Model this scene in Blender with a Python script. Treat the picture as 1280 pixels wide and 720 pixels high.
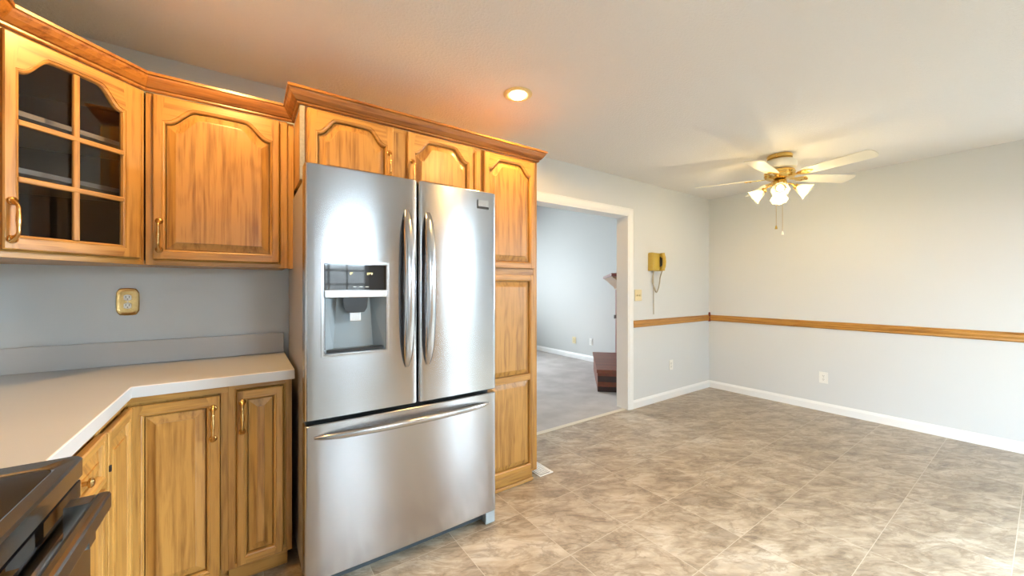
import bpy, bmesh, math, random
from mathutils import Vector, Matrix
random.seed(7)
PI = math.pi
C = bpy.context.scene.collection
for o in list(bpy.data.objects):
    bpy.data.objects.remove(o)

# ------------------------------------------------------------------ camera
CAM_H, YAW, FPX = 1.286, math.radians(35.126), 473.4
cam = bpy.data.cameras.new('camera'); camo = bpy.data.objects.new('camera', cam); C.objects.link(camo)
camo.location = (0, 0, CAM_H); camo.rotation_euler = (PI/2, 0, -YAW)
cam.sensor_width = 36; cam.lens = FPX/1280*36; cam.clip_start = .02
bpy.context.scene.camera = camo
# ------------------------------------------------------------------ view, world, daylight
vs = bpy.context.scene.view_settings
vs.view_transform = 'Standard'; vs.look = 'None'; vs.gamma = 1; vs.use_curve_mapping = False
vs.exposure = 1.02
w = bpy.data.worlds.new('sky'); bpy.context.scene.world = w; w.use_nodes = True
wn = w.node_tree; bg = wn.nodes['Background']; bg.inputs['Strength'].default_value = 4.0
wtc = wn.nodes.new('ShaderNodeTexCoord'); wsep = wn.nodes.new('ShaderNodeSeparateXYZ'); wrp = wn.nodes.new('ShaderNodeValToRGB')
wmr = wn.nodes.new('ShaderNodeMapRange'); wmr.inputs[1].default_value = -1; wmr.inputs[2].default_value = 1
wn.links.new(wtc.outputs['Generated'], wsep.inputs[0]); wn.links.new(wsep.outputs['Z'], wmr.inputs[0]); wn.links.new(wmr.outputs[0], wrp.inputs[0]); wn.links.new(wrp.outputs[0], bg.inputs['Color'])
for e_, p_, c_ in ((wrp.color_ramp.elements[0], .44, (.20, .23, .20)), (wrp.color_ramp.elements[1], .56, (.80, .90, 1.0))):
    e_.position = p_; e_.color = (*c_, 1)

def area(name, loc, rot, sx, sy, power, col):
    l = bpy.data.lights.new(name, 'AREA'); l.shape = 'RECTANGLE'; l.size = sx; l.size_y = sy
    l.energy = power; l.color = col
    o = bpy.data.objects.new(name, l); C.objects.link(o); o.location = loc; o.rotation_euler = rot
    return o
DAY = (.70, .86, 1.0)
area('daylight_kitchen_window', (1.15, -4.6, 2.9), (PI/2-.4, 0, 0), 2.6, 1.8, 170, DAY)
area('daylight_patio_door', (3.3, -5.2, 3.0), (PI/2-.4, 0, 0), 4.0, 2.6, 640, DAY)
area('added_side_daylight', (-5.2, -1.5, 2.7), (PI/2-.15, 0, -PI/2), 3.6, 1.4, 800, DAY)  # added source, brightens the right wall through an unseen side window
area('added_right_daylight', (8.0, -2.6, 2.7), (PI/2-.2, 0, PI/2-.35), 3.6, 1.8, 2300, DAY)  # added source, brightens the phone wall and floor through an unseen door
area('daylight_living_room_window', (3.3, 8.3, 2.2), (PI/2-.3, 0, PI), 2.4, 2.2, 420, (.90, .95, 1.0))

# ------------------------------------------------------------------ materials
def nodes(name):
    m = bpy.data.materials.new(name); m.use_nodes = True
    nt = m.node_tree; b = nt.nodes['Principled BSDF']
    return m, nt, b
def mat(name, col, rough=.5, metal=0, bump=0, bscale=60, spec=.5, var=0, vscale=8):
    m, nt, b = nodes(name)
    b.inputs['Base Color'].default_value = (*col, 1); b.inputs['Roughness'].default_value = rough
    b.inputs['Metallic'].default_value = metal; b.inputs['Specular IOR Level'].default_value = spec
    tc = nt.nodes.new('ShaderNodeTexCoord')
    if bump:
        n = nt.nodes.new('ShaderNodeTexNoise'); n.inputs['Scale'].default_value = bscale; n.inputs['Detail'].default_value = 4
        nt.links.new(tc.outputs['Object'], n.inputs['Vector'])
        bp = nt.nodes.new('ShaderNodeBump'); bp.inputs['Strength'].default_value = bump; bp.inputs['Distance'].default_value = .004
        nt.links.new(n.outputs['Fac'], bp.inputs['Height']); nt.links.new(bp.outputs['Normal'], b.inputs['Normal'])
    if var:
        n = nt.nodes.new('ShaderNodeTexNoise'); n.inputs['Scale'].default_value = vscale; n.inputs['Detail'].default_value = 5
        nt.links.new(tc.outputs['Object'], n.inputs['Vector'])
        mx = nt.nodes.new('ShaderNodeMix'); mx.data_type = 'RGBA'
        mx.inputs[6].default_value = (*[c*(1-var) for c in col], 1); mx.inputs[7].default_value = (*[min(1, c*(1+var)) for c in col], 1)
        nt.links.new(n.outputs['Fac'], mx.inputs[0]); nt.links.new(mx.outputs[2], b.inputs['Base Color'])
    return m
def ramp(nt, src, stops):
    r = nt.nodes.new('ShaderNodeValToRGB'); nt.links.new(src, r.inputs[0])
    e = r.color_ramp.elements
    while len(e) < len(stops): e.new(.5)
    for k, (p, c) in enumerate(stops):
        e[k].position = p; e[k].color = (*c, 1)
    return r
def oak(name, axis, light, dark, rough=.38):
    """varnished oak: long figure plus fine pores running along one axis"""
    m, nt, b = nodes(name)
    L = nt.links.new
    tc = nt.nodes.new('ShaderNodeTexCoord'); oi = nt.nodes.new('ShaderNodeObjectInfo')
    sc = nt.nodes.new('ShaderNodeVectorMath'); sc.operation = 'SCALE'; sc.inputs[0].default_value = (7, 5, 9)
    L(oi.outputs['Random'], sc.inputs['Scale'])
    ad = nt.nodes.new('ShaderNodeVectorMath'); L(tc.outputs['Object'], ad.inputs[0]); L(sc.outputs[0], ad.inputs[1])
    def mapped(s_long, s_cross):
        mp = nt.nodes.new('ShaderNodeMapping'); s = [s_cross]*3; s[axis] = s_long
        mp.inputs['Scale'].default_value = s; L(ad.outputs[0], mp.inputs['Vector']); return mp.outputs[0]
    n1 = nt.nodes.new('ShaderNodeTexNoise'); n1.inputs['Scale'].default_value = 1; n1.inputs['Detail'].default_value = 2
    L(mapped(1.6, 9), n1.inputs['Vector'])
    mul = nt.nodes.new('ShaderNodeMath'); mul.operation = 'MULTIPLY'; mul.inputs[1].default_value = 46; L(n1.outputs['Fac'], mul.inputs[0])
    sn = nt.nodes.new('ShaderNodeMath'); sn.operation = 'SINE'; L(mul.outputs[0], sn.inputs[0])
    n2 = nt.nodes.new('ShaderNodeTexNoise'); n2.inputs['Scale'].default_value = 1; n2.inputs['Detail'].default_value = 5; n2.inputs['Roughness'].default_value = .7
    L(mapped(4, 95), n2.inputs['Vector'])
    n3 = nt.nodes.new('ShaderNodeTexNoise'); n3.inputs['Scale'].default_value = 1; n3.inputs['Detail'].default_value = 3
    L(mapped(1.5, 42), n3.inputs['Vector'])
    a1 = nt.nodes.new('ShaderNodeMath'); a1.operation = 'MULTIPLY_ADD'; a1.inputs[1].default_value = .06
    L(sn.outputs[0], a1.inputs[0]); L(n3.outputs['Fac'], a1.inputs[2])
    a2 = nt.nodes.new('ShaderNodeMath'); a2.operation = 'MULTIPLY_ADD'; a2.inputs[1].default_value = .85
    L(n2.outputs['Fac'], a2.inputs[0]); L(a1.outputs[0], a2.inputs[2])
    mid = tuple(.45*d+.55*l for d, l in zip(dark, light))
    r = ramp(nt, a2.outputs[0], [(.66, dark), (.84, mid), (1.0, light)])
    L(r.outputs[0], b.inputs['Base Color'])
    b.inputs['Roughness'].default_value = rough
    b.inputs['Coat Weight'].default_value = .25; b.inputs['Coat Roughness'].default_value = .25
    bp = nt.nodes.new('ShaderNodeBump'); bp.inputs['Strength'].default_value = .12; bp.inputs['Distance'].default_value = .002
    L(n2.outputs['Fac'], bp.inputs['Height']); L(bp.outputs['Normal'], b.inputs['Normal'])
    return m
OL, OD = (.47, .240, .055), (.25, .108, .021)
OAK_V = oak('oak_upright_grain', 2, OL, OD)
OAK_H = oak('oak_level_grain', 0, OL, OD)
OAK_Y = oak('oak_grain_along_wall', 1, OL, OD)
OAK_CROWN_SHADED = oak('oak_crown_shaded', 0, (.36, .15, .032), (.16, .052, .010), .3)  # darkened oak: shade on the crown's down-turned front is put into the colour
OAK_RAIL = oak('oak_rail', 0, (.52, .25, .05), (.34, .14, .02), .35)
OAK_RAILY = oak('oak_rail_along_wall', 1, (.52, .25, .05), (.34, .14, .02), .35)
BOARD = mat('unfinished_stile', (.30, .265, .215), .7, bump=.3, bscale=200, var=.25, vscale=90)
WALL = mat('grey_wall_paint', (.665, .685, .695), .6, bump=.06, bscale=160)
WALL_K = mat('kitchen_wall_paint', (.59, .63, .65), .6, bump=.06, bscale=160)
WALL_L = mat('living_room_paint', (.56, .57, .56), .65, bump=.06, bscale=160)
WHITE = mat('white_trim_paint', (.85, .86, .86), .35, bump=.02, bscale=80)
PLASTIC_W = mat('white_plastic', (.83, .83, .80), .35, bump=.01)
PLASTIC_I = mat('ivory_plastic', (.72, .62, .38), .35, bump=.01)
BLACK = mat('black_plastic', (.012, .012, .013), .35, bump=.02)
DARK = mat('dark_slot', (.01, .01, .01), .6, bump=.02)
BRASS = mat('polished_brass', (.78, .52, .15), .16, 1, bump=.02, bscale=30)
BRASS_A = mat('antique_brass', (.66, .45, .19), .24, 1, bump=.08, bscale=150, var=.25, vscale=60)
CHROME = mat('chrome', (.58, .59, .60), .2, 1, bump=.01)
GOLDPHONE = mat('harvest_gold_plastic', (.52, .37, .06), .3, bump=.02)
CORD = mat('beige_cord', (.50, .44, .33), .5, bump=.02)
LAMINATE = mat('almond_laminate', (.72, .645, .58), .33, bump=.02, bscale=300, var=.03, vscale=40)
LAM_EDGE = mat('pale_laminate_edge', (.52, .52, .515), .35, bump=.02, bscale=300)
FRIDGE_SIDE = mat('fridge_side_grey', (.34, .30, .26), .4, bump=.05, bscale=300)
GASKET = mat('dark_gasket', (.035, .045, .05), .5, bump=.02)
GREYP = mat('grey_plastic', (.30, .33, .34), .4, bump=.02)
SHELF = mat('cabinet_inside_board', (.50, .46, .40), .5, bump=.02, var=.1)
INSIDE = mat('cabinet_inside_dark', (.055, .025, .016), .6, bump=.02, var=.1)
SLAB = mat('fan_blade_white', (.80, .77, .66), .4, bump=.02)
MANTEL = mat('red_mahogany', (.17, .022, .012), .3, bump=.05, bscale=30, var=.3, vscale=14)
MANTEL_T = mat('mantel_moulding_wood', (.36, .22, .12), .4, bump=.05, var=.25, vscale=20)
STRIP = mat('threshold_strip', (.62, .56, .44), .4, bump=.02)
REDBLOCK = mat('cherry_stained_wood', (.17, .022, .014), .35, bump=.05, var=.3, vscale=30)

def ceiling_mat():
    m, nt, b = nodes('textured_ceiling')
    b.inputs['Base Color'].default_value = (.80, .785, .77, 1); b.inputs['Roughness'].default_value = .8
    tc = nt.nodes.new('ShaderNodeTexCoord')
    n = nt.nodes.new('ShaderNodeTexNoise'); n.inputs['Scale'].default_value = 75; n.inputs['Detail'].default_value = 3
    nt.links.new(tc.outputs['Object'], n.inputs['Vector'])
    r = ramp(nt, n.outputs['Fac'], [(.48, (0, 0, 0)), (.62, (1, 1, 1))])
    bp = nt.nodes.new('ShaderNodeBump'); bp.inputs['Strength'].default_value = .30; bp.inputs['Distance'].default_value = .003
    nt.links.new(r.outputs[0], bp.inputs['Height']); nt.links.new(bp.outputs['Normal'], b.inputs['Normal'])
    return m
CEIL = ceiling_mat()

def carpet_mat():
    m, nt, b = nodes('pale_carpet')
    b.inputs['Roughness'].default_value = .95; b.inputs['Specular IOR Level'].default_value = .1
    tc = nt.nodes.new('ShaderNodeTexCoord'); L = nt.links.new
    n = nt.nodes.new('ShaderNodeTexNoise'); n.inputs['Scale'].default_value = 3; n.inputs['Detail'].default_value = 4; L(tc.outputs['Object'], n.inputs['Vector'])
    r = ramp(nt, n.outputs['Fac'], [(.35, (.40, .37, .35)), (.65, (.50, .47, .45))]); L(r.outputs[0], b.inputs['Base Color'])
    f = nt.nodes.new('ShaderNodeTexNoise'); f.inputs['Scale'].default_value = 350; L(tc.outputs['Object'], f.inputs['Vector'])
    bp = nt.nodes.new('ShaderNodeBump'); bp.inputs['Strength'].default_value = .6; bp.inputs['Distance'].default_value = .006
    L(f.outputs['Fac'], bp.inputs['Height']); L(bp.outputs['Normal'], b.inputs['Normal'])
    return m
CARPET = carpet_mat()

def tile_mat():
    """vinyl stone tiles: .405 m squares, pale joints, streaked tan and grey marbling"""
    m, nt, b = nodes('stone_look_vinyl'); L = nt.links.new
    tc = nt.nodes.new('ShaderNodeTexCoord')
    mp = nt.nodes.new('ShaderNodeMapping'); mp.inputs['Location'].default_value = (-1.28, -.51, 0); L(tc.outputs['Object'], mp.inputs['Vector'])
    br = nt.nodes.new('ShaderNodeTexBrick'); br.offset = 0; br.squash = 1
    br.inputs['Scale'].default_value = 1; br.inputs['Brick Width'].default_value = .405; br.inputs['Row Height'].default_value = .41
    br.inputs['Mortar Size'].default_value = .0017; br.inputs['Mortar Smooth'].default_value = .2; br.inputs['Bias'].default_value = 0
    br.inputs['Color1'].default_value = (0, 0, 0, 1); br.inputs['Color2'].default_value = (1, 1, 1, 1); br.inputs['Mortar'].default_value = (.5, .5, .5, 1)
    L(mp.outputs[0], br.inputs['Vector'])
    # streaks
    off = nt.nodes.new('ShaderNodeVectorMath'); off.operation = 'SCALE'; off.inputs['Scale'].default_value = 3.7; L(br.outputs['Color'], off.inputs[0])
    ad = nt.nodes.new('ShaderNodeVectorMath'); L(tc.outputs['Object'], ad.inputs[0]); L(off.outputs[0], ad.inputs[1])
    m1 = nt.nodes.new('ShaderNodeMapping'); m1.inputs['Rotation'].default_value = (0, 0, math.radians(32)); L(ad.outputs[0], m1.inputs['Vector'])
    m2 = nt.nodes.new('ShaderNodeMapping'); m2.inputs['Scale'].default_value = (2.6, 6.0, 1); L(m1.outputs[0], m2.inputs['Vector'])
    n1 = nt.nodes.new('ShaderNodeTexNoise'); n1.inputs['Scale'].default_value = 1; n1.inputs['Detail'].default_value = 8; n1.inputs['Roughness'].default_value = .62; n1.inputs['Distortion'].default_value = .7
    L(m2.outputs[0], n1.inputs['Vector'])
    n2 = nt.nodes.new('ShaderNodeTexNoise'); n2.inputs['Scale'].default_value = 3.0; n2.inputs['Detail'].default_value = 9; n2.inputs['Roughness'].default_value = .7; n2.inputs['Distortion'].default_value = .8
    L(m2.outputs[0], n2.inputs['Vector'])
    c1 = ramp(nt, n1.outputs['Fac'], [(.30, (.17, .13, .095)), (.44, (.31, .235, .16)), (.55, (.43, .345, .25)), (.70, (.58, .52, .43))])
    c2 = ramp(nt, n2.outputs['Fac'], [(.36, (.16, .13, .105)), (.46, (.34, .275, .20)), (.56, (.47, .40, .31)), (.68, (.62, .57, .48))])
    mx = nt.nodes.new('ShaderNodeMix'); mx.data_type = 'RGBA'; mx.inputs[0].default_value = .40
    L(c1.outputs[0], mx.inputs[6]); L(c2.outputs[0], mx.inputs[7])
    g = nt.nodes.new('ShaderNodeMix'); g.data_type = 'RGBA'; g.inputs[7].default_value = (.50, .43, .34, 1)
    n3 = nt.nodes.new('ShaderNodeTexNoise'); n3.inputs['Scale'].default_value = 1.7; n3.inputs['Detail'].default_value = 7; n3.inputs['Roughness'].default_value = .66; n3.inputs['Distortion'].default_value = .6
    m3 = nt.nodes.new('ShaderNodeVectorMath'); m3.inputs[1].default_value = (5.3, 2.1, 7.7); L(m2.outputs[0], m3.inputs[0]); L(m3.outputs[0], n3.inputs['Vector'])
    vn = ramp(nt, n3.outputs['Fac'], [(.455, (1, 1, 1)), (.49, (.66, .62, .58)), (.515, (.70, .66, .62)), (.55, (1, 1, 1))])
    mv = nt.nodes.new('ShaderNodeMix'); mv.data_type = 'RGBA'; mv.blend_type = 'MULTIPLY'; mv.inputs[0].default_value = .75
    L(mx.outputs[2], mv.inputs[6]); L(vn.outputs[0], mv.inputs[7])
    L(br.outputs['Fac'], g.inputs[0]); L(mv.outputs[2], g.inputs[6]); L(g.outputs[2], b.inputs['Base Color'])
    b.inputs['Roughness'].default_value = .30; b.inputs['Specular IOR Level'].default_value = .5
    bp = nt.nodes.new('ShaderNodeBump'); bp.inputs['Strength'].default_value = .08; bp.inputs['Distance'].default_value = .003
    L(n2.outputs['Fac'], bp.inputs['Height']); L(bp.outputs['Normal'], b.inputs['Normal'])
    return m
TILE = tile_mat()

def steel_mat(name, rough, aniso, col=(.47, .47, .48)):
    m, nt, b = nodes(name); L = nt.links.new
    b.inputs['Base Color'].default_value = (*col, 1); b.inputs['Metallic'].default_value = 1
    b.inputs['Roughness'].default_value = rough; b.inputs['Anisotropic'].default_value = aniso
    tg = nt.nodes.new('ShaderNodeTangent'); tg.direction_type = 'UV_MAP'; L(tg.outputs[0], b.inputs['Tangent'])
    tc = nt.nodes.new('ShaderNodeTexCoord'); mp = nt.nodes.new('ShaderNodeMapping'); mp.inputs['Scale'].default_value = (3, 3, 600)
    L(tc.outputs['Object'], mp.inputs['Vector'])
    n = nt.nodes.new('ShaderNodeTexNoise'); n.inputs['Scale'].default_value = 1; n.inputs['Detail'].default_value = 2; L(mp.outputs[0], n.inputs['Vector'])
    r = nt.nodes.new('ShaderNodeMapRange'); r.inputs[3].default_value = rough-.03; r.inputs[4].default_value = rough+.03
    L(n.outputs['Fac'], r.inputs[0]); L(r.outputs[0], b.inputs['Roughness'])
    return m
STEEL = steel_mat('brushed_stainless', .20, .85)
STEEL_R = mat('range_stainless', (.34, .345, .35), .22, 1, bump=.02, bscale=100)
HANDLE_S = mat('satin_steel_handle', (.48, .48, .49), .20, 1, bump=.01, bscale=60)
def glass(name, tint, refl=.12, rough=.0):
    m, nt, b = nodes(name); L = nt.links.new; out = nt.nodes['Material Output']
    tr = nt.nodes.new('ShaderNodeBsdfTransparent'); tr.inputs[0].default_value = (*tint, 1)
    gl = nt.nodes.new('ShaderNodeBsdfGlossy'); gl.inputs['Roughness'].default_value = rough
    fr = nt.nodes.new('ShaderNodeFresnel'); fr.inputs[0].default_value = 1.5
    mx = nt.nodes.new('ShaderNodeMixShader'); L(fr.outputs[0], mx.inputs[0]); L(tr.outputs[0], mx.inputs[1]); L(gl.outputs[0], mx.inputs[2]); L(mx.outputs[0], out.inputs[0])
    return m
PANE = glass('window_glass', (.96, .98, .98))
CABGLASS = glass('cabinet_glass', (.80, .80, .82))
BLACKGLASS = mat('black_glass', (.008, .008, .010), .04, bump=0, spec=.6)
COOKTOP = mat('smooth_glass_cooktop', (.030, .024, .021), .12, spec=.6, var=.3, vscale=12)
def frosted():
    m, nt, b = nodes('frosted_shade_glass'); L = nt.links.new; out = nt.nodes['Material Output']
    tl = nt.nodes.new('ShaderNodeBsdfTranslucent'); tl.inputs[0].default_value = (.34, .32, .25, 1)
    df = nt.nodes.new('ShaderNodeBsdfDiffuse'); df.inputs[0].default_value = (.50, .48, .42, 1)
    tr = nt.nodes.new('ShaderNodeBsdfTransparent'); tr.inputs[0].default_value = (1, .95, .85, 1)
    a = nt.nodes.new('ShaderNodeMixShader'); a.inputs[0].default_value = .35; L(tl.outputs[0], a.inputs[1]); L(df.outputs[0], a.inputs[2])
    c = nt.nodes.new('ShaderNodeMixShader'); c.inputs[0].default_value = .45; L(a.outputs[0], c.inputs[1]); L(tr.outputs[0], c.inputs[2])
    L(c.outputs[0], out.inputs[0]); return m
FROST = frosted()
def emit(name, col, s):
    m, nt, b = nodes(name); b.inputs['Emission Color'].default_value = (*col, 1); b.inputs['Emission Strength'].default_value = s
    b.inputs['Base Color'].default_value = (.8, .8, .8, 1)
    return m
BULB = emit('lit_bulb', (1, .86, .58), 3)
LED = emit('display_digits', (1, .80, .08), .9)
BULB_R = emit('lit_reflector_bulb', (1, .82, .50), 12)

# ------------------------------------------------------------------ helpers
def obj(name, bm, m, parent=None, smooth=False, sharp=.6):
    bmesh.ops.remove_doubles(bm, verts=bm.verts, dist=1e-5)
    bmesh.ops.recalc_face_normals(bm, faces=bm.faces)
    me = bpy.data.meshes.new(name)
    bm.to_mesh(me); bm.free()
    for mm in (m if isinstance(m, (list, tuple)) else [m]): me.materials.append(mm)
    if smooth:
        for p in me.polygons: p.use_smooth = True
        me.set_sharp_from_angle(angle=sharp)
    o = bpy.data.objects.new(name, me); C.objects.link(o)
    if parent: o.parent = parent
    return o
def tag(o, label=None, cat=None, group=None, kind=None):
    if label: o['label'] = label
    if cat: o['category'] = cat
    if group: o['group'] = group
    if kind: o['kind'] = kind
    return o
def thing(name, label, cat, loc=(0, 0, 0), rz=0, group=None):
    o = bpy.data.objects.new(name, None); C.objects.link(o); o.location = loc; o.rotation_euler = (0, 0, rz)
    o.empty_display_size = .1
    return tag(o, label, cat, group)
def struct(name, bm, m, label=None):
    return tag(obj(name, bm, m), label, None, None, 'structure')
def BM(): return bmesh.new()
def box(bm, x0, x1, y0, y1, z0, z1, mi=0, bev=0, seg=2):
    r = bmesh.ops.create_cube(bm, size=1, matrix=Matrix.Translation(((x0+x1)/2, (y0+y1)/2, (z0+z1)/2)) @ Matrix.Diagonal((x1-x0, y1-y0, z1-z0, 1)))
    fs = set(f for v in r['verts'] for f in v.link_faces)
    for f in fs: f.material_index = mi
    if bev:
        es = list(set(e for v in r['verts'] for e in v.link_edges))
        bmesh.ops.bevel(bm, geom=es, offset=bev, segments=seg, affect='EDGES', profile=.5, material=-1)
    return bm
def bx(*a, **k): return box(BM(), *a, **k)
def loft(bm, loops, mis=None, closed=True, cap0=False, cap1=False, wrap=False, capmi=0):
    vs = [[bm.verts.new(p) for p in l] for l in loops]
    n = len(loops[0]); pairs = list(zip(vs, vs[1:])) + ([(vs[-1], vs[0])] if wrap else [])
    for a, b in pairs:
        for i in range(n if closed else n-1):
            j = (i+1) % n
            q = []
            for v in (a[i], a[j], b[j], b[i]):
                if not any((v.co-u.co).length < 1e-7 for u in q): q.append(v)
            if len(q) >= 3:
                f = bm.faces.new(q)
                if mis: f.material_index = mis(i)
    if cap0: bm.faces.new(vs[0]).material_index = capmi
    if cap1: bm.faces.new(vs[-1][::-1]).material_index = capmi
    return bm
def prism(bm, pts, z0, z1, bev=0):
    loft(bm, [[(x, y, z0) for x, y in pts], [(x, y, z1) for x, y in pts]], cap0=True, cap1=True)
    return bm
def lathe(bm, prof, n=24, M=None, closed_ends=True):
    loops = [[(r*math.cos(2*PI*i/n), r*math.sin(2*PI*i/n), z) for i in range(n)] for r, z in prof]
    if M: loops = [[M @ Vector(p) for p in l] for l in loops]
    loft(bm, loops, cap0=closed_ends, cap1=closed_ends)
    return bm
def tube(bm, path, radii, n=8, flat=None):
    """sweep a round (or flattened) section along a path"""
    P = [Vector(p) for p in path]
    if not isinstance(radii, (list, tuple)): radii = [radii]*len(P)
    loops = []; up = None
    for i, p in enumerate(P):
        t = (P[min(i+1, len(P)-1)]-P[max(i-1, 0)]).normalized()
        if up is None:
            up = Vector((0, 0, 1)) if abs(t.z) < .9 else Vector((1, 0, 0))
        s = t.cross(up).normalized(); up = s.cross(t).normalized()
        fx, fy = flat or (1, 1)
        loops.append([p + s*(radii[i]*fx*math.cos(2*PI*k/n)) + up*(radii[i]*fy*math.sin(2*PI*k/n)) for k in range(n)])
    return loft(bm, loops, cap0=True, cap1=True)
def text_mesh(body, size, depth=.0008):
    cu = bpy.data.curves.new('letters', 'FONT'); cu.body = body; cu.size = size; cu.extrude = depth; cu.align_x = 'CENTER'; cu.align_y = 'CENTER'
    o = bpy.data.objects.new('letters', cu); C.objects.link(o)
    bpy.context.view_layer.update()
    me = bpy.data.meshes.new_from_object(o.evaluated_get(bpy.context.evaluated_depsgraph_get()))
    bm = BM(); bm.from_mesh(me); bpy.data.objects.remove(o); bpy.data.meshes.remove(me)
    return bm

# ------------------------------------------------------------------ joinery
def S(u):                                      # cathedral arch, u in -1..1
    a = abs(u)
    if a > .93: return 0
    t = min(1, (.93-a)/.46); t = t*t*(3-2*t)
    return .86*t + .14*(1-a*a)
NA = 28
def inner(x0, x1, zb, zs, rise, d=0):
    """corner names -> points of an (arched) opening inset by d"""
    a, b, lo, s = x0+d, x1-d, zb+d, zs-d
    arch = []
    for k in range(1, NA):
        u = 1-2*k/NA
        arch.append(((a+b)/2+(b-a)/2*u, s+rise*S(u)))
    return (a, lo), (b, lo), (b, s), arch, (a, s)
def door_frame(bm, X0, X1, Z0, Z1, xi0, xi1, zbi, zs, rise, y, th, bev=.004):
    def inn(d, yy):
        BL, BR, RS, arch, LS = inner(xi0, xi1, zbi, zs, rise, d)
        return [(p[0], yy, p[1]) for p in [BL, BR, BR, BR, RS, RS, RS, *arch, LS, LS, LS, BL, BL]]
    def outer(b, yy):
        _, _, _, arch, _ = inner(xi0, xi1, zbi, zs, rise, 0)
        L = [(xi0, Z0), (xi1, Z0), (X1, Z0), (X1, zbi), (X1, zs), (X1, Z1), (xi1, Z1)] + [(p[0], Z1) for p in arch] + [(xi0, Z1), (X0, Z1), (X0, zs), (X0, zbi), (X0, Z0)]
        return [(min(max(x, X0+b), X1-b), yy, min(max(z, Z0+b), Z1-b)) for x, z in L]
    n = len(outer(0, 0))
    rail = set([0] + list(range(6, 6+NA)))
    mi = lambda i: 1 if i in rail else 0
    yb = y+th
    loft(bm, [outer(0, yb), outer(0, y+bev*.8), outer(bev, y), inn(-.012, y), inn(-.011, y+.0025), inn(-.008, y+.0015), inn(-.003, y+.004), inn(0, y+.011), inn(0, yb)], mis=mi, wrap=True)
    return bm
def raised_panel(bm, xi0, xi1, zbi, zs, rise, y):
    def L(d, yy):
        BL, BR, RS, arch, LS = inner(xi0, xi1, zbi, zs, rise, d)
        return [(p[0], yy, p[1]) for p in [BL, BR, RS, *arch, LS]]
    loft(bm, [L(.0035, y+.0185), L(.0035, y+.015), L(.006, y+.015), L(.033, y+.0055), L(.0335, y+.0018), L(.037, y+.0012)], cap0=True, cap1=True)
    return bm
def pull(parent, x, z, y, L=.125, m=None):
    """bowed brass pull with flared rosette ends, standing upright on a face looking to -y"""
    path, rad = [], []
    N = 26
    for k in range(N+1):
        t = k/N; zz = (t-.5)*L
        e = min(t, 1-t)
        bow = .026*(1-(1-min(1, e/.2))**2)+.004
        path.append((0, -bow, zz))
        r = .0100-.0048*min(1, e/.10)
        if .3 < t < .7: r += .0022*math.sin((t-.3)/.4*PI)
        rad.append(r)
    bm = BM(); tube(bm, path, rad, 10)
    for s in (-1, 1):
        M = Matrix.Translation((0, 0, s*L/2)) @ Matrix.Rotation(PI/2, 4, 'X')
        lathe(bm, [(.0115, -.0005), (.0140, .002), (.0135, .005), (.009, .0085), (.003, .010)], 14, M)
    bmesh.ops.translate(bm, verts=bm.verts, vec=(x, y, z))
    o = obj('handle', bm, m or BRASS_A, parent, True, 1.0)
    return tag(o, 'antique brass bow handle')
def door(parent, X0, X1, Z0, Z1, y, rise=.075, style='panel', hx=None, hz=None, st=.045, rb=.045, rt=.05, mids=(), name='door', hl=.125, st2=None):
    """overlay door whose front face lies at y and which looks to -y"""
    xi0, xi1, zbi = X0+st, X1-(st2 or st), Z0+rb
    zs = Z1-rt-rise
    bm = BM(); door_frame(bm, X0, X1, Z0, Z1, xi0, xi1, zbi, zs, rise, y, .019)
    for zm in mids: box(bm, xi0-.004, xi1+.004, y+.001, y+.0185, zm-.02, zm+.02, 1)
    d = obj(name, bm, [OAK_V, OAK_H], parent)
    if style == 'panel':
        cuts = [zbi, *[c for zm in mids for c in (zm-.02, zm+.02)], None]
        for k in range(0, len(cuts), 2):
            top = cuts[k+1]
            if top is None: bm = raised_panel(BM(), xi0, xi1, cuts[k], zs, rise, y)
            else: bm = raised_panel(BM(), xi0, xi1, cuts[k], top, 0, y)
            obj('raised_panel', bm, OAK_V, d)
    else:
        BL, BR, RS, arch, LS = inner(xi0, xi1, zbi, zs, rise, -.003)
        pts = [BL, BR, RS, *arch, LS]
        bm = BM(); loft(bm, [[(p[0], y+.013, p[1]) for p in pts], [(p[0], y+.016, p[1]) for p in pts]], cap0=True, cap1=True)
        tag(obj('glass_pane', bm, CABGLASS, d), 'dark clear glass')
        xm = (xi0+xi1)/2
        bm = BM(); box(bm, xm-.0095, xm+.0095, y-.001, y+.012, zbi-.002, zs+rise-.002, 0, .004)
        g = obj('muntin', bm, OAK_V, d)
        H = zs+rise*.1-zbi
        for f in (.338, .685):
            zz = zbi+H*f
            obj('muntin', bx(xi0-.006, xi1+.006, y-.002, y+.012, zz-.0095, zz+.0095, bev=.004), OAK_H, d)
    if hx is not None: pull(d, hx, hz, y, hl)
    return d
def frame_slab(parent, X0, X1, Z0, Z1, y, th, st=.04, stops=None):
    bm = BM()
    door_frame(bm, X0, X1, Z0, Z1, X0+st, X1-st, Z0+.03, Z1-.03, 0, y, th, .001)
    return obj('face_frame', bm, [OAK_V, OAK_H], parent)

YB = 2.552     # things on the back wall stop just short of it
# ================================================================== SETTING
XW, YW, XL, YF, ZC = 4.94, 2.56, -.96, -2.6, 2.44
struct('floor', bx(XL-.1, XW+.1, YF-.1, 2.585, -.1, 0), TILE, 'stone look vinyl tile floor')
bm = bx(XL-.1, XW+.1, YF-.1, YW+.07, ZC, ZC+.1); struct('ceiling', bm, CEIL, 'textured off white ceiling')
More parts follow.
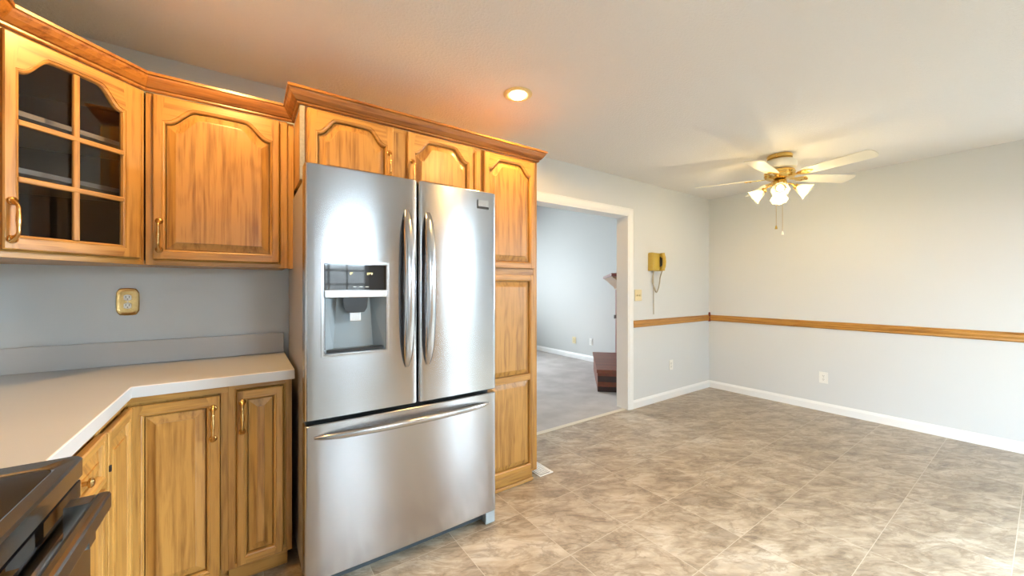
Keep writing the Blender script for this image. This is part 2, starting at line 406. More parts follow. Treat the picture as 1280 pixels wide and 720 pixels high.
# back wall with the wide doorway opening
OX0, OX1, OZ = 1.80, 3.30, 2.053
pts = [(XL-.1, 0), (OX0, 0), (OX0, OZ), (OX1, OZ), (OX1, 0), (XW+.1, 0), (XW+.1, ZC), (XL-.1, ZC)]
bm = BM(); loft(bm, [[(x, YW, z) for x, z in pts], [(x, YW+.065, z) for x, z in pts]], cap0=True, cap1=True)
struct('wall_back', bm, WALL)
W5 = (-2.3, -.5, .02, 2.05)
bm = BM()
for (a_, b_, c_, d_) in ((YF-.1, W5[0], 0, 3.3), (W5[1], 7.7, 0, 3.3), (W5[0], W5[1], 0, W5[2]), (W5[0], W5[1], W5[3], 3.3)):
    box(bm, XW, XW+.1, a_, b_, c_, d_)
struct('wall_right', bm, WALL)
W4 = (-2.35, -.65, 1.02, 2.12)
bm = BM()
for (a_, b_, c_, d_) in ((YF-.1, W4[0], 0, ZC), (W4[1], YW, 0, ZC), (W4[0], W4[1], 0, W4[2]), (W4[0], W4[1], W4[3], ZC)):
    box(bm, XL-.1, XL, a_, b_, c_, d_)
struct('wall_left', bm, WALL_K)
# kitchen paint reaches from the corner to the tall cabinets
struct('wall_kitchen', bx(XL+.0, 1.70, YW-.004, YW+.001, .0, ZC), WALL_K)
# front wall (behind the camera) with a window and a patio door
def wall_with_holes(name, x0, x1, z0, z1, y0, y1, holes, m):
    bm = BM()
    xs = sorted({x0, x1, *[h[0] for h in holes], *[h[1] for h in holes]}); zs = sorted({z0, z1, *[h[2] for h in holes], *[h[3] for h in holes]})
    for a, b in zip(xs, xs[1:]):
        for c, d in zip(zs, zs[1:]):
            cx, cz = (a+b)/2, (c+d)/2
            if any(h[0] < cx < h[1] and h[2] < cz < h[3] for h in holes): continue
            box(bm, a, b, y0, y1, c, d)
    return struct(name, bm, m)
W1 = (.70, 1.56, 1.08, 2.02); PD = (2.98, 3.62, 0.02, 2.05); LW = (2.3, 4.2, .8, 2.3)
wall_with_holes('wall_front', XL-.1, XW+.1, 0, ZC, YF-.1, YF, [W1, PD], WALL)
def window(name, h, y, nx, nz, label):
    x0, x1, z0, z1 = h
    bm = BM(); door_frame(bm, x0, x1, z0, z1, x0+.05, x1-.05, z0+.05, z1-.05, 0, y-.03, .06, .004)
    r = tag(obj(name, bm, [WHITE, WHITE]), label, None, None, 'structure')
    obj('pane', bx(x0+.048, x1-.048, y-.003, y+.003, z0+.048, z1-.048), PANE, r)
    for k in range(1, nx):
        x = x0+.05+(x1-x0-.1)*k/nx
        obj('muntin', bx(x-.012, x+.012, y-.014, y+.014, z0+.05, z1-.05, bev=.003), WHITE, r)
    for k in range(1, nz):
        z = z0+.05+(z1-z0-.1)*k/nz
        obj('muntin', bx(x0+.05, x1-.05, y-.0135, y+.0135, z-.012, z+.012, bev=.003), WHITE, r)
    return r
window('window_1', W1, YF-.05, 3, 4, 'white kitchen window with small panes')
w5 = window('door_added', (0, W5[1]-W5[0], W5[2], W5[3]), 0, 2, 1, 'added white sliding patio door out of view')  # unseen door, added to let daylight onto the phone wall
w5.location = (XW+.05, W5[0], 0); w5.rotation_euler = (0, 0, PI/2)
w4 = window('window_added', (0, W4[1]-W4[0], W4[2], W4[3]), 0, 3, 2, 'added white side window out of view')  # unseen window, added to light the right wall head-on
w4.location = (XL-.05, W4[0], 0); w4.rotation_euler = (0, 0, PI/2)
window('door_1', PD, YF-.05, 1, 1, 'white glazed patio door')
# living room beyond the opening
Y2, LZ = 7.6, 3.2
struct('floor_living_room', bx(XL-.1, XW+.1, 2.62, Y2+.1, -.1, .004), CARPET, 'pale grey carpet')
struct('trim_threshold', bx(OX0-.06, OX1, 2.578, 2.624, -.02, .006, bev=.002), STRIP, 'thin metal strip where tile meets carpet')
pts2 = [(XL-.1, 0), (OX0, 0), (OX0, OZ), (OX1, OZ), (OX1, 0), (XW+.1, 0), (XW+.1, 3.3), (XL-.1, 3.3)]
bm = BM(); loft(bm, [[(x, YW+.0652, z) for x, z in pts2], [(x, YW+.14, z) for x, z in pts2]], cap0=True, cap1=True)
struct('wall_living_room_near', bm, WALL_L)
struct('wall_living_room_right', bx(XW-.004, XW+.001, YW+.141, Y2, 0, 3.3), WALL_L)
wall_with_holes('wall_living_room_far', XL-.1, XW+.1, 0, 3.3, Y2, Y2+.1, [LW], WALL_L)
struct('wall_living_room_left', bx(XL-.1, XL, YW+.14, Y2, 0, 3.3), WALL_L)
struct('ceiling_living_room', bx(XL-.1, XW+.1, YW+.065, Y2+.1, 3.3, 3.4), CEIL)
window('window_2', LW, Y2+.05, 3, 2, 'white living room window')
def board_profile(bm, path, h, t, closed=False):
    """baseboard swept along a path, room on the right-hand side of travel"""
    prof = [(0, 0), (t, 0), (t, h*.72), (t*.55, h*.9), (t*.3, h), (0, h)]
    return sweep(bm, path, prof)
def sweep(bm, path, prof):
    P = [Vector((x, y)) for x, y in path]; loops = []
    for i, p in enumerate(P):
        d0 = (P[i]-P[i-1]).normalized() if i else (P[1]-P[0]).normalized()
        d1 = (P[i+1]-P[i]).normalized() if i < len(P)-1 else d0
        n0, n1 = Vector((d0.y, -d0.x)), Vector((d1.y, -d1.x))
        n = n0+n1; n = n/(n.dot(n0))
        loops.append([(p.x+n.x*o, p.y+n.y*o, z) for o, z in prof])
    return loft(bm, loops, cap0=True, cap1=True)
bm = BM(); board_profile(bm, [(3.372, YW-.001), (XW-.001, YW-.001), (XW-.001, W5[1]+.02)], .088, .014)
struct('baseboard_right', bm, WHITE, 'white painted baseboard')
bm = BM(); board_profile(bm, [(XL+.001, Y2-.001), (XW-.0045, Y2-.001), (XW-.0045, 4.18)], .10, .014)
struct('baseboard_back', bm, WHITE, 'white baseboard of the living room')
# doorway casing and jamb
bm = BM()
cas = [(0, 0), (.072, 0), (.072, .010), (.060, .017), (.020, .013), (.006, .009), (0, .006)]
def casing(yy, sgn):
    bm = BM(); loops = []
    for (x, z, ex, ez) in [(OX0, 0, -1, 0), (OX0, OZ, -1, 1), (OX1, OZ, 1, 1), (OX1, 0, 1, 0)]:
        loops.append([(x+ex*o, yy+sgn*t, z+ez*o) for o, t in cas])
    return loft(bm, loops, cap0=True, cap1=True)
struct('trim_1', casing(YW-.0005, -1), WHITE, 'white doorway casing')
struct('trim_2', casing(YW+.1405, 1), WHITE, 'white doorway casing on the living room side')
pj = [(OX0-.001, 0), (OX0-.001, OZ+.001), (OX1+.001, OZ+.001), (OX1+.001, 0), (OX1-.012, 0), (OX1-.012, OZ-.012), (OX0+.012, OZ-.012), (OX0+.012, 0)]
bm = BM(); loft(bm, [[(x, YW-.004, z) for x, z in pj], [(x, YW+.144, z) for x, z in pj]], cap0=True, cap1=True)
struct('trim_3', bm, WHITE, 'white doorway jamb')
# chair rail: two oak lengths meeting at a dark corner block
rp = [(0, 0), (.010, 0), (.016, .008), (.014, .022), (.020, .036), (.020, .050), (.012, .058), (.014, .066), (.006, .070), (0, .070)]
bm = BM(); sweep(bm, [(3.373, YW-.0005), (XW-.026, YW-.0005)], [(o, .863+z*1.07) for o, z in rp])
struct('trim_4', bm, OAK_RAIL, 'oak chair rail beside the doorway')
bm = BM(); sweep(bm, [(XW-.0005, YW-.026), (XW-.0005, W5[1]+.02)], [(o, .863+z*1.07) for o, z in rp])
struct('trim_5', bm, OAK_RAILY, 'long oak chair rail on the right wall')
blk = thing('rail_corner_block', 'small dark red corner block with a knob where the two oak chair rails meet', 'trim block', (XW-.013, YW-.013, .855))
obj('block', bx(-.0124, .0124, -.0124, .0124, 0, .088, bev=.002), REDBLOCK, blk)
obj('finial', lathe(BM(), [(.009, .088), (.010, .094), (.013, .102), (.011, .112), (.004, .118)], 12), REDBLOCK, blk, True)

# ================================================================== CABINETS
ZT = 2.135
# -- upper wall cabinet with one arched door
def carcass(parent, x0, x1, y0, y1, z0, z1, m=OAK_V):
    return obj('carcass', bx(x0, x1, y0, y1, z0, z1, bev=.001, seg=1), m, parent)
YU = 2.25
t = thing('wall_cabinet', 'oak wall cabinet with one solid arched door above the brass outlet', 'cabinet', (0, 0, 0))
carcass(t, -.352, .173, YU+.02, YB, 1.388, ZT)
frame_slab(t, -.354, .175, 1.386, ZT, YU, .0195)
obj('filler_panel', bx(.1755, .2045, YU+.012, YU+.03, 1.386, ZT), OAK_V, t)
door(t, -.328, .138, 1.412, 2.127, YU-.02, .075, hx=-.307, hz=1.515, st=.04, rb=.043, rt=.045)
# -- diagonal corner wall cabinet with a glass door
DL = .428; QX, QY = -.358-DL*math.sin(PI/4), YU-.003-DL*math.sin(PI/4)
t = thing('corner_wall_cabinet', 'diagonal oak corner wall cabinet with an arched six pane glass door', 'cabinet', (QX, QY, 0), PI/4)
frame_slab(t, 0, DL, 1.386, ZT, 0, .0195, .02)
def wl(x, y):  # world to this cabinet's own axes
    v = Matrix.Rotation(-PI/4, 2) @ Vector((x-QX, y-QY)); return (v.x, v.y)
fa, fb = (.004, .021), (DL-.004, .021)
poly = [fa, fb, wl(-.358, YU+.012), wl(-.358, YB), wl(XL+.008, YB), wl(XL+.008, QY+.002), wl(QX-.012, QY+.002)]
obj('bottom_panel', prism(BM(), poly, 1.388, 1.406), OAK_H, t)
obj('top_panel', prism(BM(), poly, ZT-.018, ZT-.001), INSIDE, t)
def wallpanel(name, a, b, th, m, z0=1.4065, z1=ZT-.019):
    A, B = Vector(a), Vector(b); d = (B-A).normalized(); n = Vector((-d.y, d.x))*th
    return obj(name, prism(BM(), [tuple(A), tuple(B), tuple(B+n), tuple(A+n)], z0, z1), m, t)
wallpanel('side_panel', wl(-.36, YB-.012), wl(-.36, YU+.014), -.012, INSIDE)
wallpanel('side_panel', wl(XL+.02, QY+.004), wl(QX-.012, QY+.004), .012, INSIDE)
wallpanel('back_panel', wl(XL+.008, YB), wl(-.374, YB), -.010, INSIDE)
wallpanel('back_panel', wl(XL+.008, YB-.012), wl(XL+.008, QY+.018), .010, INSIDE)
sh = [(.03, .085), (DL-.03, .085), wl(-.376, YU+.10), wl(-.376, YB-.014), wl(XL+.022, YB-.014), wl(XL+.022, QY+.10)]
for z in (1.690, 1.89):
    obj('shelf', prism(BM(), sh, z, z+.018), SHELF, t)
door(t, .012, .404, 1.412, 2.125, -.02, .075, 'glass', hx=.031, hz=1.508, st=.039, rb=.050, rt=.05, st2=.066)
# -- wall cabinet over the range, turned to the room
t = thing('wall_cabinet', 'oak wall cabinet over the range at the left edge', 'cabinet', (QX+.0, 1.19, 0), PI/2)
carcass(t, 0, QY-1.194, .02, QX-XL-.008, 1.388, ZT)
frame_slab(t, 0, QY-1.194, 1.386, ZT, 0, .0195)
door(t, .03, QY-1.194-.03, 1.412, 2.127, -.02, .075, hx=.06, hz=1.51)
# -- cabinet over the refrigerator, two arched doors
YT = 2.0
t = thing('cabinet_over_refrigerator', 'shallow oak cabinet with two arched doors right above the refrigerator', 'cabinet')
carcass(t, .207, 1.178, YT+.02, YB, 1.792, ZT)
bm = BM(); door_frame(bm, .226, 1.178, 1.79, ZT, .27, 1.13, 1.82, 2.1, 0, YT, .0195, .001)
obj('face_frame', bm, [OAK_V, OAK_H], t)
obj('center_stile', bx(.62, .72, YT+.0005, YT+.019, 1.80, ZT-.002), OAK_V, t)
tag(obj('filler_strip', bx(.205, .2255, YT-.006, YT+.0195, 1.79, ZT-.001, bev=.001), BOARD, t), 'rough grey unfinished edge strip')
door(t, .237, .634, 1.80, 2.125, YT-.02, .075, hx=.611, hz=1.925, st=.042, rb=.04, rt=.035)
door(t, .712, 1.112, 1.80, 2.125, YT-.02, .075, hx=.735, hz=1.905, st=.042, rb=.04, rt=.035)
# -- pantry tower
t = thing('pantry_cabinet', 'tall narrow oak pantry cabinet between refrigerator and doorway', 'cabinet')
carcass(t, 1.182, 1.608, YT+.02, YB, .09, ZT)
bm = BM(); door_frame(bm, 1.1795, 1.612, .06, ZT, 1.22, 1.572, .10, 2.1, 0, YT, .0195, .001)
box(bm, 1.21, 1.58, YT+.0005, YT+.019, 1.36, 1.43, 1)
obj('face_frame', bm, [OAK_V, OAK_H], t)
obj('toe_board', bx(1.182, 1.575, YT+.004, YT+.04, .001, .0895, bev=.002), OAK_H, t)
tag(obj('shoe_moulding', bx(1.182, 1.577, YT-.010, YT+.0035, .001, .022, bev=.005), OAK_H, t), 'thin oak strip at the floor')
door(t, 1.186, 1.580, 1.413, 2.120, YT-.02, .07, st=.042, rb=.045, rt=.035)
door(t, 1.186, 1.580, .082, 1.370, YT-.02, 0, st=.042, rb=.045, rt=.042, mids=(.700,))
# -- crown moulding around all of them
cp = [(0, 2.1355), (.009, 2.1355), (.013, 2.140), (.013, 2.147), (.020, 2.150), (.034, 2.166), (.044, 2.182), (.047, 2.190), (.053, 2.192), (.053, 2.203), (.004, 2.205), (0, 2.205)]
path = [(QX, 1.20), (QX, QY), (-.358, YU-.003), (.206, YU-.003), (.206, YT-.001), (1.611, YT-.001), (1.611, YB)]
tag(obj('crown_moulding', sweep(BM(), path, cp), OAK_CROWN_SHADED), 'reddish oak crown moulding stepping along the tops of all cabinets', 'moulding')
# -- base cabinets
YBs = 2.005; XB = -.365
t = thing('corner_base_cabinet', 'oak corner base cabinet with a folding door around the inside corner', 'cabinet')
obj('carcass', prism(BM(), [(XB, YBs+.02), (-.062, YBs+.02), (-.062, YB), (XL+.008, YB), (XL+.008, 1.672), (XB-.02, 1.672), (XB-.02, YBs+.02)], .09, .874), OAK_V, t)
bm = BM(); box(bm, XB, -.0605, YBs, YBs+.0195, .845, .8745, 1); obj('top_rail', bm, [OAK_V, OAK_H], t)
obj('top_rail', bx(XB-.0195, XB, 1.672, YBs+.0195, .845, .8745), OAK_Y, t)
obj('stile', bx(-.085, -.0605, YBs+.0005, YBs+.0195, .09, .8445), OAK_V, t)
d = door(t, XB+.004, -.088, .082, .838, YBs-.02, 0, hx=-.109, hz=.728, st=.043, rb=.045, rt=.045)
obj('toe_board', prism(BM(), [(XB-.08, YBs+.08), (-.062, YBs+.08), (-.062, YBs+.095), (XB-.095, YBs+.095), (XB-.095, 1.672), (XB-.08, 1.672)], .001, .0895), OAK_H, t)
def turned_door(parent, loc, rz, *a, **k):
    """a door of a cabinet whose leaf looks another way than the cabinet's front"""
    before = set(bpy.data.objects)
    dd = door(parent, *a, **k); dd.location = loc; dd.rotation_euler = (0, 0, rz); return dd
dd = turned_door(t, (XB+.02-.0, 1.676, 0), PI/2, 0, .297, .082, .838, 0, 0, st=.043, rb=.045, rt=.045)
obj('hinge', bx(.002, .012, -.004, .012, .715, .735, bev=.002), BLACK, dd)
t = thing('base_cabinet', 'narrow oak base cabinet with one slim door beside the refrigerator', 'cabinet')
carcass(t, -.0595, .172, YBs+.02, YB, .09, .874)
frame_slab(t, -.0605, .174, .088, .8745, YBs, .0195, .035)
obj('toe_board', bx(-.0595, .160, YBs+.05, YBs+.065, .001, .0895), OAK_H, t)
door(t, -.030, .138, .10, .846, YBs-.02, 0, hx=-.011, hz=.736, st=.037, rb=.042, rt=.042)
t = thing('base_cabinet', 'oak base cabinet squeezed between the range and the inside corner', 'cabinet', (XB, 1.216, 0), PI/2)
carcass(t, 0, .452, .02, XB-XL-.008, .09, .874)
frame_slab(t, 0, .454, .088, .8745, 0, .0195, .03)
obj('toe_board', bx(.0, .45, .08, .095, .001, .0895), OAK_H, t)
door(t, .012, .440, .10, .675, -.02, 0, st=.043, rb=.045, rt=.045)
dw = door(t, .012, .440, .695, .846, -.02, 0, st=.034, rb=.032, rt=.032, name='drawer')
kb = lathe(BM(), [(.006, 0), (.006, .010), (.012, .013), (.013, .018), (.009, .022), (.003, .024)], 14, Matrix.Translation((.226, -.0185, .777)) @ Matrix.Rotation(PI/2, 4, 'X'))
tag(obj('knob', kb, BRASS_A, dw, True), 'round antique brass knob')
# -- worktop
t = thing('worktop', 'almond laminate worktop running around the corner', 'worktop')
cpts = [(XL+.004, YB), (.182, YB), (.182, 1.968), (-.347, 1.968), (-.347, 1.212), (XL+.004, 1.212)]
bm = prism(BM(), cpts, .876, .918)
for f in bm.faces:
    if abs(f.normal.z) < .5: f.material_index = 1
bmesh.ops.recalc_face_normals(bm, faces=bm.faces)
es = [e for e in bm.edges if abs(e.verts[0].co.z-.918) < 1e-4 and abs(e.verts[1].co.z-.918) < 1e-4]
bmesh.ops.bevel(bm, geom=es, offset=.003, segments=2, affect='EDGES', profile=.5)
obj('slab', bm, [LAMINATE, LAM_EDGE], t)
obj('backsplash', bx(XL+.024, .180, YB-.018, YB, .9185, 1.03, bev=.002), LAM_EDGE, t)
obj('backsplash', bx(XL+.004, XL+.0235, 1.212, YB, .9185, 1.03, bev=.002), LAM_EDGE, t)

# ================================================================== REFRIGERATOR
FX0, FX1, FY = .197, 1.124, 1.745
fr = thing('refrigerator', 'stainless steel french door refrigerator with a bottom freezer drawer', 'refrigerator')
obj('cabinet_body', bx(FX0+.004, FX1-.004, FY+.095, 2.50, .045, 1.752, bev=.006), FRIDGE_SIDE, fr)
obj('gasket', bx(FX0+.012, FX1-.012, FY+.075, FY+.0945, .075, 1.775), GASKET, fr)
def steel_front(x0, x1, z0, z1, y0, y1):
    """door leaf: rounded front edges, faintly bowed across the width of the whole appliance"""
    bm = BM(); xs = []
    r = .012; n = 18
    prof = [(x0, y1), (x0, y0+r)]
    for k in range(1, 5):
        a = k/5*PI/2; prof.append((x0+r-r*math.cos(a), y0+r-r*math.sin(a)))
    for k in range(n+1): prof.append((x0+r+(x1-x0-2*r)*k/n, y0))
    for k in range(1, 5):
        a = k/5*PI/2; prof.append((x1-r+r*math.sin(a), y0+r-r*math.cos(a)))
    prof += [(x1, y0+r), (x1, y1)]
    c, hw = (FX0+FX1)/2, (FX1-FX0)/2
    prof = [(x, y+.006*(((x-c)/hw)**2) if y < y1-1e-4 else y) for x, y in prof]
    b = .004
    cc = ((x0+x1)/2, (y0+y1)/2)
    def ins(z, d): return [(x+(d if x < cc[0] else -d), y+(d if y < cc[1] else 0), z) for x, y in prof]
    loft(bm, [ins(z0, b), ins(z0+b, 0), ins(z1-b, 0), ins(z1, b)], cap0=True, cap1=True)
    uv = bm.loops.layers.uv.new('UVMap')
    for f in bm.faces:
        for l in f.loops: l[uv].uv = (l.vert.co.z, l.vert.co.x+l.vert.co.y*.3)
    return bm
# doors
DZ0, DZ1 = .735, 1.803
dl = obj('door', steel_front(FX0, .674, DZ0, DZ1, FY, FY+.075), STEEL, fr, True, .5)
dr = obj('door', steel_front(.681, FX1, DZ0, DZ1, FY, FY+.075), STEEL, fr, True, .5)
fd = obj('freezer_drawer', steel_front(FX0, FX1, .068, .717, FY, FY+.075), STEEL, fr, True, .5)
# dispenser pocket cut into the left door
PX0, PX1, PZ0, PZ1 = .268, .527, 1.005, 1.390
cut = obj('cutter', bx(PX0+.002, PX1-.002, FY-.05, FY+.062, PZ0+.002, 1.252), STEEL)
md = dl.modifiers.new('pocket', 'BOOLEAN'); md.operation = 'DIFFERENCE'; md.object = cut; md.solver = 'EXACT'
bpy.context.view_layer.update()
dg = bpy.context.evaluated_depsgraph_get()
newme = bpy.data.meshes.new_from_object(dl.evaluated_get(dg)); dl.modifiers.clear(); dl.data = newme
bpy.data.objects.remove(cut)
yo = FY+.002                                         # the leaf's own front here
def ring(x0, x1, z0, z1, wd, y0, y1):
    bm = BM(); door_frame(bm, x0, x1, z0, z1, x0+wd, x1-wd, z0+wd, z1-wd, 0, y0, y1-y0, .001); return bm
tag(obj('bezel', ring(PX0-.004, PX1+.004, PZ0-.004, PZ1+.004, .005, yo-.004, yo+.006), [CHROME, CHROME], dl), 'thin bright bezel of the dispenser')
bm = BM()                                            # pocket lining: back slopes, sides flare
fz = [(PX0+.004, PZ0+.004), (PX1-.004, PZ0+.004), (PX1-.004, 1.250), (PX0+.004, 1.250)]
bk = [(PX0+.045, PZ0+.018), (PX1-.045, PZ0+.018), (PX1-.060, 1.245), (PX0+.060, 1.245)]
loft(bm, [[(x, yo-.001, z) for x, z in fz], [(x, FY+.058, z) for x, z in bk]], cap1=True)
obj('dispenser_pocket', bm, mat('pocket_grey', (.24, .27, .285), .3, bump=.01), dl)
obj('drip_tray', bx(PX0+.012, PX1-.012, yo, yo+.030, PZ0+.0065, PZ0+.018, bev=.002), BLACK, dl)
tag(obj('control_panel', bx(PX0+.001, PX1-.001, yo-.004, yo+.004, 1.278, PZ1-.001, bev=.002), BLACKGLASS, dl), 'glossy black control panel')
tag(obj('trim_bar', bx(PX0+.001, PX1-.001, yo-.012, yo+.004, 1.245, 1.2775, bev=.003), CHROME, dl), 'bright steel bar under the control panel')
bm = BM(); loft(bm, [[(x, y, z) for x, y in ((.395-a, yo+.004), (.395+a, yo+.004), (.395+a*.8, yo+.045), (.395-a*.8, yo+.045))] for a, z in ((.052, 1.2445), (.048, 1.20), (.036, 1.180))], cap0=True, cap1=True)
obj('dispenser_spout', bm, BLACK, dl)
obj('paddle', bx(.372, .418, yo+.012, yo+.018, 1.140, 1.1795, bev=.002), CHROME, dl)
for s_, x_ in (('0°', .375), ('37°F', .452)):
    bm = text_mesh(s_, .014); bmesh.ops.transform(bm, matrix=Matrix.Translation((x_, yo-.0045, 1.348)) @ Matrix.Rotation(PI/2, 4, 'X'), verts=bm.verts)
    tag(obj('display_digits', bm, LED, dl), 'yellow glowing digits')
for x_ in (.39, .415, .44):
    obj('touch_mark', bx(x_-.007, x_+.007, yo-.0046, yo-.0042, 1.290, 1.2925), PLASTIC_W, dl)
# badge, top right
bd = obj('badge', bx(1.004, 1.076, FY+.003, FY+.012, 1.708, 1.756, bev=.002), CHROME, dr)
tag(bd, 'small chrome maker badge')
obj('badge_edge', bx(1.004, 1.0095, FY+.0015, FY+.0029, 1.709, 1.755), BLACK, bd)
obj('badge_edge', bx(1.010, 1.075, FY+.0015, FY+.0029, 1.709, 1.7215), BLACK, bd)
# handles
def strap(p0, p1, bow, wid, parent):
    """broad bowed steel strap handle between two ends"""
    A, B = Vector(p0), Vector(p1); N = 28; bm = BM(); loops = []
    ax = (B-A).normalized(); side = ax.cross(Vector((0, -1, 0))).normalized()
    for k in range(N+1):
        t_ = k/N; e = min(t_, 1-t_)
        q = A.lerp(B, t_) + Vector((0, -1, 0))*(bow*(1-(2*t_-1)**2)**.62+.004)
        ww = wid*(.45+.55*min(1, (e/.16))**.6)
        th = .010
        loops.append([q+side*(ww*c_)+Vector((0, -1, 0))*(th*s_) for c_, s_ in ((-.5, -.3), (-.42, .5), (-.2, .85), (.2, .85), (.42, .5), (.5, -.3), (.3, -.7), (-.3, -.7))])
    loft(bm, loops, cap0=True, cap1=True)
    return tag(obj('handle', bm, HANDLE_S, parent, True, .9), 'bowed polished steel handle')
strap((.622, FY+.008, .915), (.622, FY+.008, 1.655), .052, .050, dl)
strap((.726, FY+.008, .915), (.726, FY+.008, 1.655), .052, .050, dr)
strap((.232, FY+.012, .664), (1.075, FY+.012, .664), .050, .030, fd)
# kick grille, feet
obj('kick_grille', bx(FX0+.05, FX1-.06, FY+.045, FY+.065, .022, .066, bev=.003), GASKET, fr)
for x in (FX0+.004, FX1-.060):
    ft = obj('front_foot', prism(BM(), [(x, FY+.012), (x+.056, FY+.012), (x+.056, FY+.09), (x, FY+.09)], .006, .0665), GREYP, fr)
    obj('foot_pad', bx(x+.012, x+.046, FY+.02, FY+.06, .001, .006), BLACK, ft)
for x in (FX0+.04, FX1-.07):
    obj('hinge_cover', bx(x-.03, x+.06, FY+.10, FY+.18, 1.7525, 1.775, bev=.005), GREYP, fr)

# ================================================================== RANGE
RX, RY0, RY1 = -.283, .45, 1.200
rg = thing('range', 'stainless range with a black glass cooktop in the near left corner', 'range')
obj('range_body', bx(XL+.01, RX-.035, RY0+.005, RY1-.004, .06, .880), BLACK, rg)
bm = BM()                                            # steel rim around the glass, rounded at the room corner
def rrect(x0, x1, y0, y1, r, z, n=6):
    out = []
    for cx, cy, a0 in ((x1-r, y1-r, 0), (x0+r, y1-r, PI/2), (x0+r, y0+r, PI), (x1-r, y0+r, 1.5*PI)):
        for k in range(n+1):
            a = a0+k/n*PI/2; out.append((cx+r*math.cos(a), cy+r*math.sin(a), z))
    return out
xi, yi0, yi1 = RX-.028, RY0+.03, RY1-.050
loops = [rrect(XL+.01, RX-.012, RY0, RY1, .02, .8805), rrect(XL+.01, RX, RY0, RY1, .02, .890), rrect(XL+.01, RX, RY0, RY1, .02, .924), rrect(XL+.012, RX-.004, RY0+.003, RY1-.003, .018, .928),
         rrect(XL+.06, xi+.004, yi0-.004, yi1+.004, .03, .9285), rrect(XL+.063, xi, yi0, yi1, .028, .9262)]
loft(bm, loops, cap0=True)
loft(bm, [rrect(XL+.063, xi, yi0, yi1, .028, .9262), rrect(XL+.0632, xi-.0002, yi0+.0002, yi1-.0002, .028, .918)], cap1=True)
obj('cooktop_rim', bm, STEEL_R, rg, True, .5)
obj('cooktop_glass', loft(BM(), [rrect(XL+.064, xi-.001, yi0+.001, yi1-.001, .027, .9185), rrect(XL+.064, xi-.001, yi0+.001, yi1-.001, .027, .9255)], cap0=True, cap1=True), COOKTOP, rg)
for (x, y, r) in ((-.48, .98, .095), (-.48, .66, .11), (-.76, .98, .075), (-.76, .66, .095)):
    bm = BM(); loft(bm, [[(x+q*math.cos(2*PI*k/40), y+q*math.sin(2*PI*k/40), z) for k in range(40)] for q, z in ((r, .9256), (r, .9259), (r-.003, .9259), (r-.003, .9256))], wrap=True)
    obj('burner_ring', bm, GREYP, rg)
tag(obj('control_fascia', bx(RX-.034, RX-.004, RY0+.004, RY1-.012, .842, .8795, bev=.002), BLACKGLASS, rg), 'black glass strip under the rim')
od = obj('oven_door', bx(RX-.034, RX+.012, RY0+.006, RY1-.014, .205, .832, bev=.006), STEEL_R, rg)
obj('oven_window', bx(RX+.0125, RX+.016, RY0+.10, RY1-.11, .33, .70, bev=.001), BLACKGLASS, od)
hy0, hy1 = RY0+.10, RY1-.135
obj('handle_bar', bx(RX+.046, RX+.068, hy0, hy1, .852, .890, bev=.007), STEEL_R, od)
for y in (hy0+.0, hy1-.036):
    obj('handle_bracket', prism(BM(), [(RX+.0125, y), (RX+.0455, y), (RX+.0455, y+.036), (RX+.0125, y+.036)], .800, .886), STEEL_R, od)
obj('storage_drawer', bx(RX-.034, RX+.008, RY0+.006, RY1-.014, .07, .196, bev=.005), STEEL_R, rg)
for (x, y) in ((XL+.06, RY0+.06), (XL+.06, RY1-.06), (RX-.09, RY0+.06), (RX-.09, RY1-.06)):
    obj('leveling_foot', lathe(BM(), [(.018, .001), (.018, .012), (.009, .016), (.009, .0595)], 12, Matrix.Translation((x, y, 0))), BLACK, rg)

# ================================================================== WALL PLATES
def outlet(name, label, loc, rz, w_, h_, pm, dm, style='duplex', cat='outlet'):
    t = thing(name, label, cat, loc, rz)
    if style == 'brass':
        pts = []
        for k in range(40):                          # waisted decorative outline
            a = 2*PI*k/40; cx = max(-1, min(1, 1.25*math.cos(a))); cz = max(-1, min(1, 1.25*math.sin(a)))
            pts.append((cx*w_/2*(1+.08*(1-cz*cz)), cz*h_/2*(1+.08*(1-cx*cx))))
        bm = BM(); loft(bm, [[(x*s, y, z*s) for x, z in pts] for s, y in ((1, -.0005), (1, -.005), (.93, -.0085), (.80, -.0055), (.76, -.005))], cap0=True, cap1=True)
        obj('plate', bm, pm, t, True, .7)
        yf = -.005
    else:
        obj('plate', bx(-w_/2, w_/2, -.006, -.0005, -h_/2, h_/2, bev=.002), pm, t); yf = -.006
    if style in ('duplex', 'brass'):
        for s in (-1, 1):
            zc = s*.0195
            pts = [(max(-.0135, min(.0135, .0170*math.cos(2*PI*k/28))), zc+.0145*math.sin(2*PI*k/28)) for k in range(28)]
            r = obj('receptacle', loft(BM(), [[(x, yf+.001, z) for x, z in pts], [(x, yf-.004, z) for x, z in pts]], cap0=True, cap1=True), dm, t)
            for dx in (-.006, .006): obj('slot', bx(dx-.0012, dx+.0012, yf-.0044, yf-.0040, zc-.001, zc+.008), DARK, r)
            obj('slot', bx(-.002, .002, yf-.0044, yf-.0040, zc-.009, zc-.0045), DARK, r)
        obj('screw', lathe(BM(), [(.003, 0), (.003, .002)], 10, Matrix.Translation((0, yf+.0005, 0)) @ Matrix.Rotation(PI/2, 4, 'X')), CHROME, t)
    elif style == 'switch':
        for dx in (-.022, .022):
            obj('toggle', bx(dx-.005, dx+.005, yf-.012, yf+.001, -.012, .008, bev=.002), dm, t)
    return t
YK = YW-.0045
outlet('outlet', 'white duplex outlet in a polished brass plate on the kitchen wall', (-.463, YK, 1.220), 0, .076, .122, BRASS_A, PLASTIC_W, 'brass')
outlet('light_switch', 'ivory double switch plate beside the doorway under the phone', (3.462, YW, 1.208), 0, .118, .122, PLASTIC_I, PLASTIC_I, 'switch', 'switch')
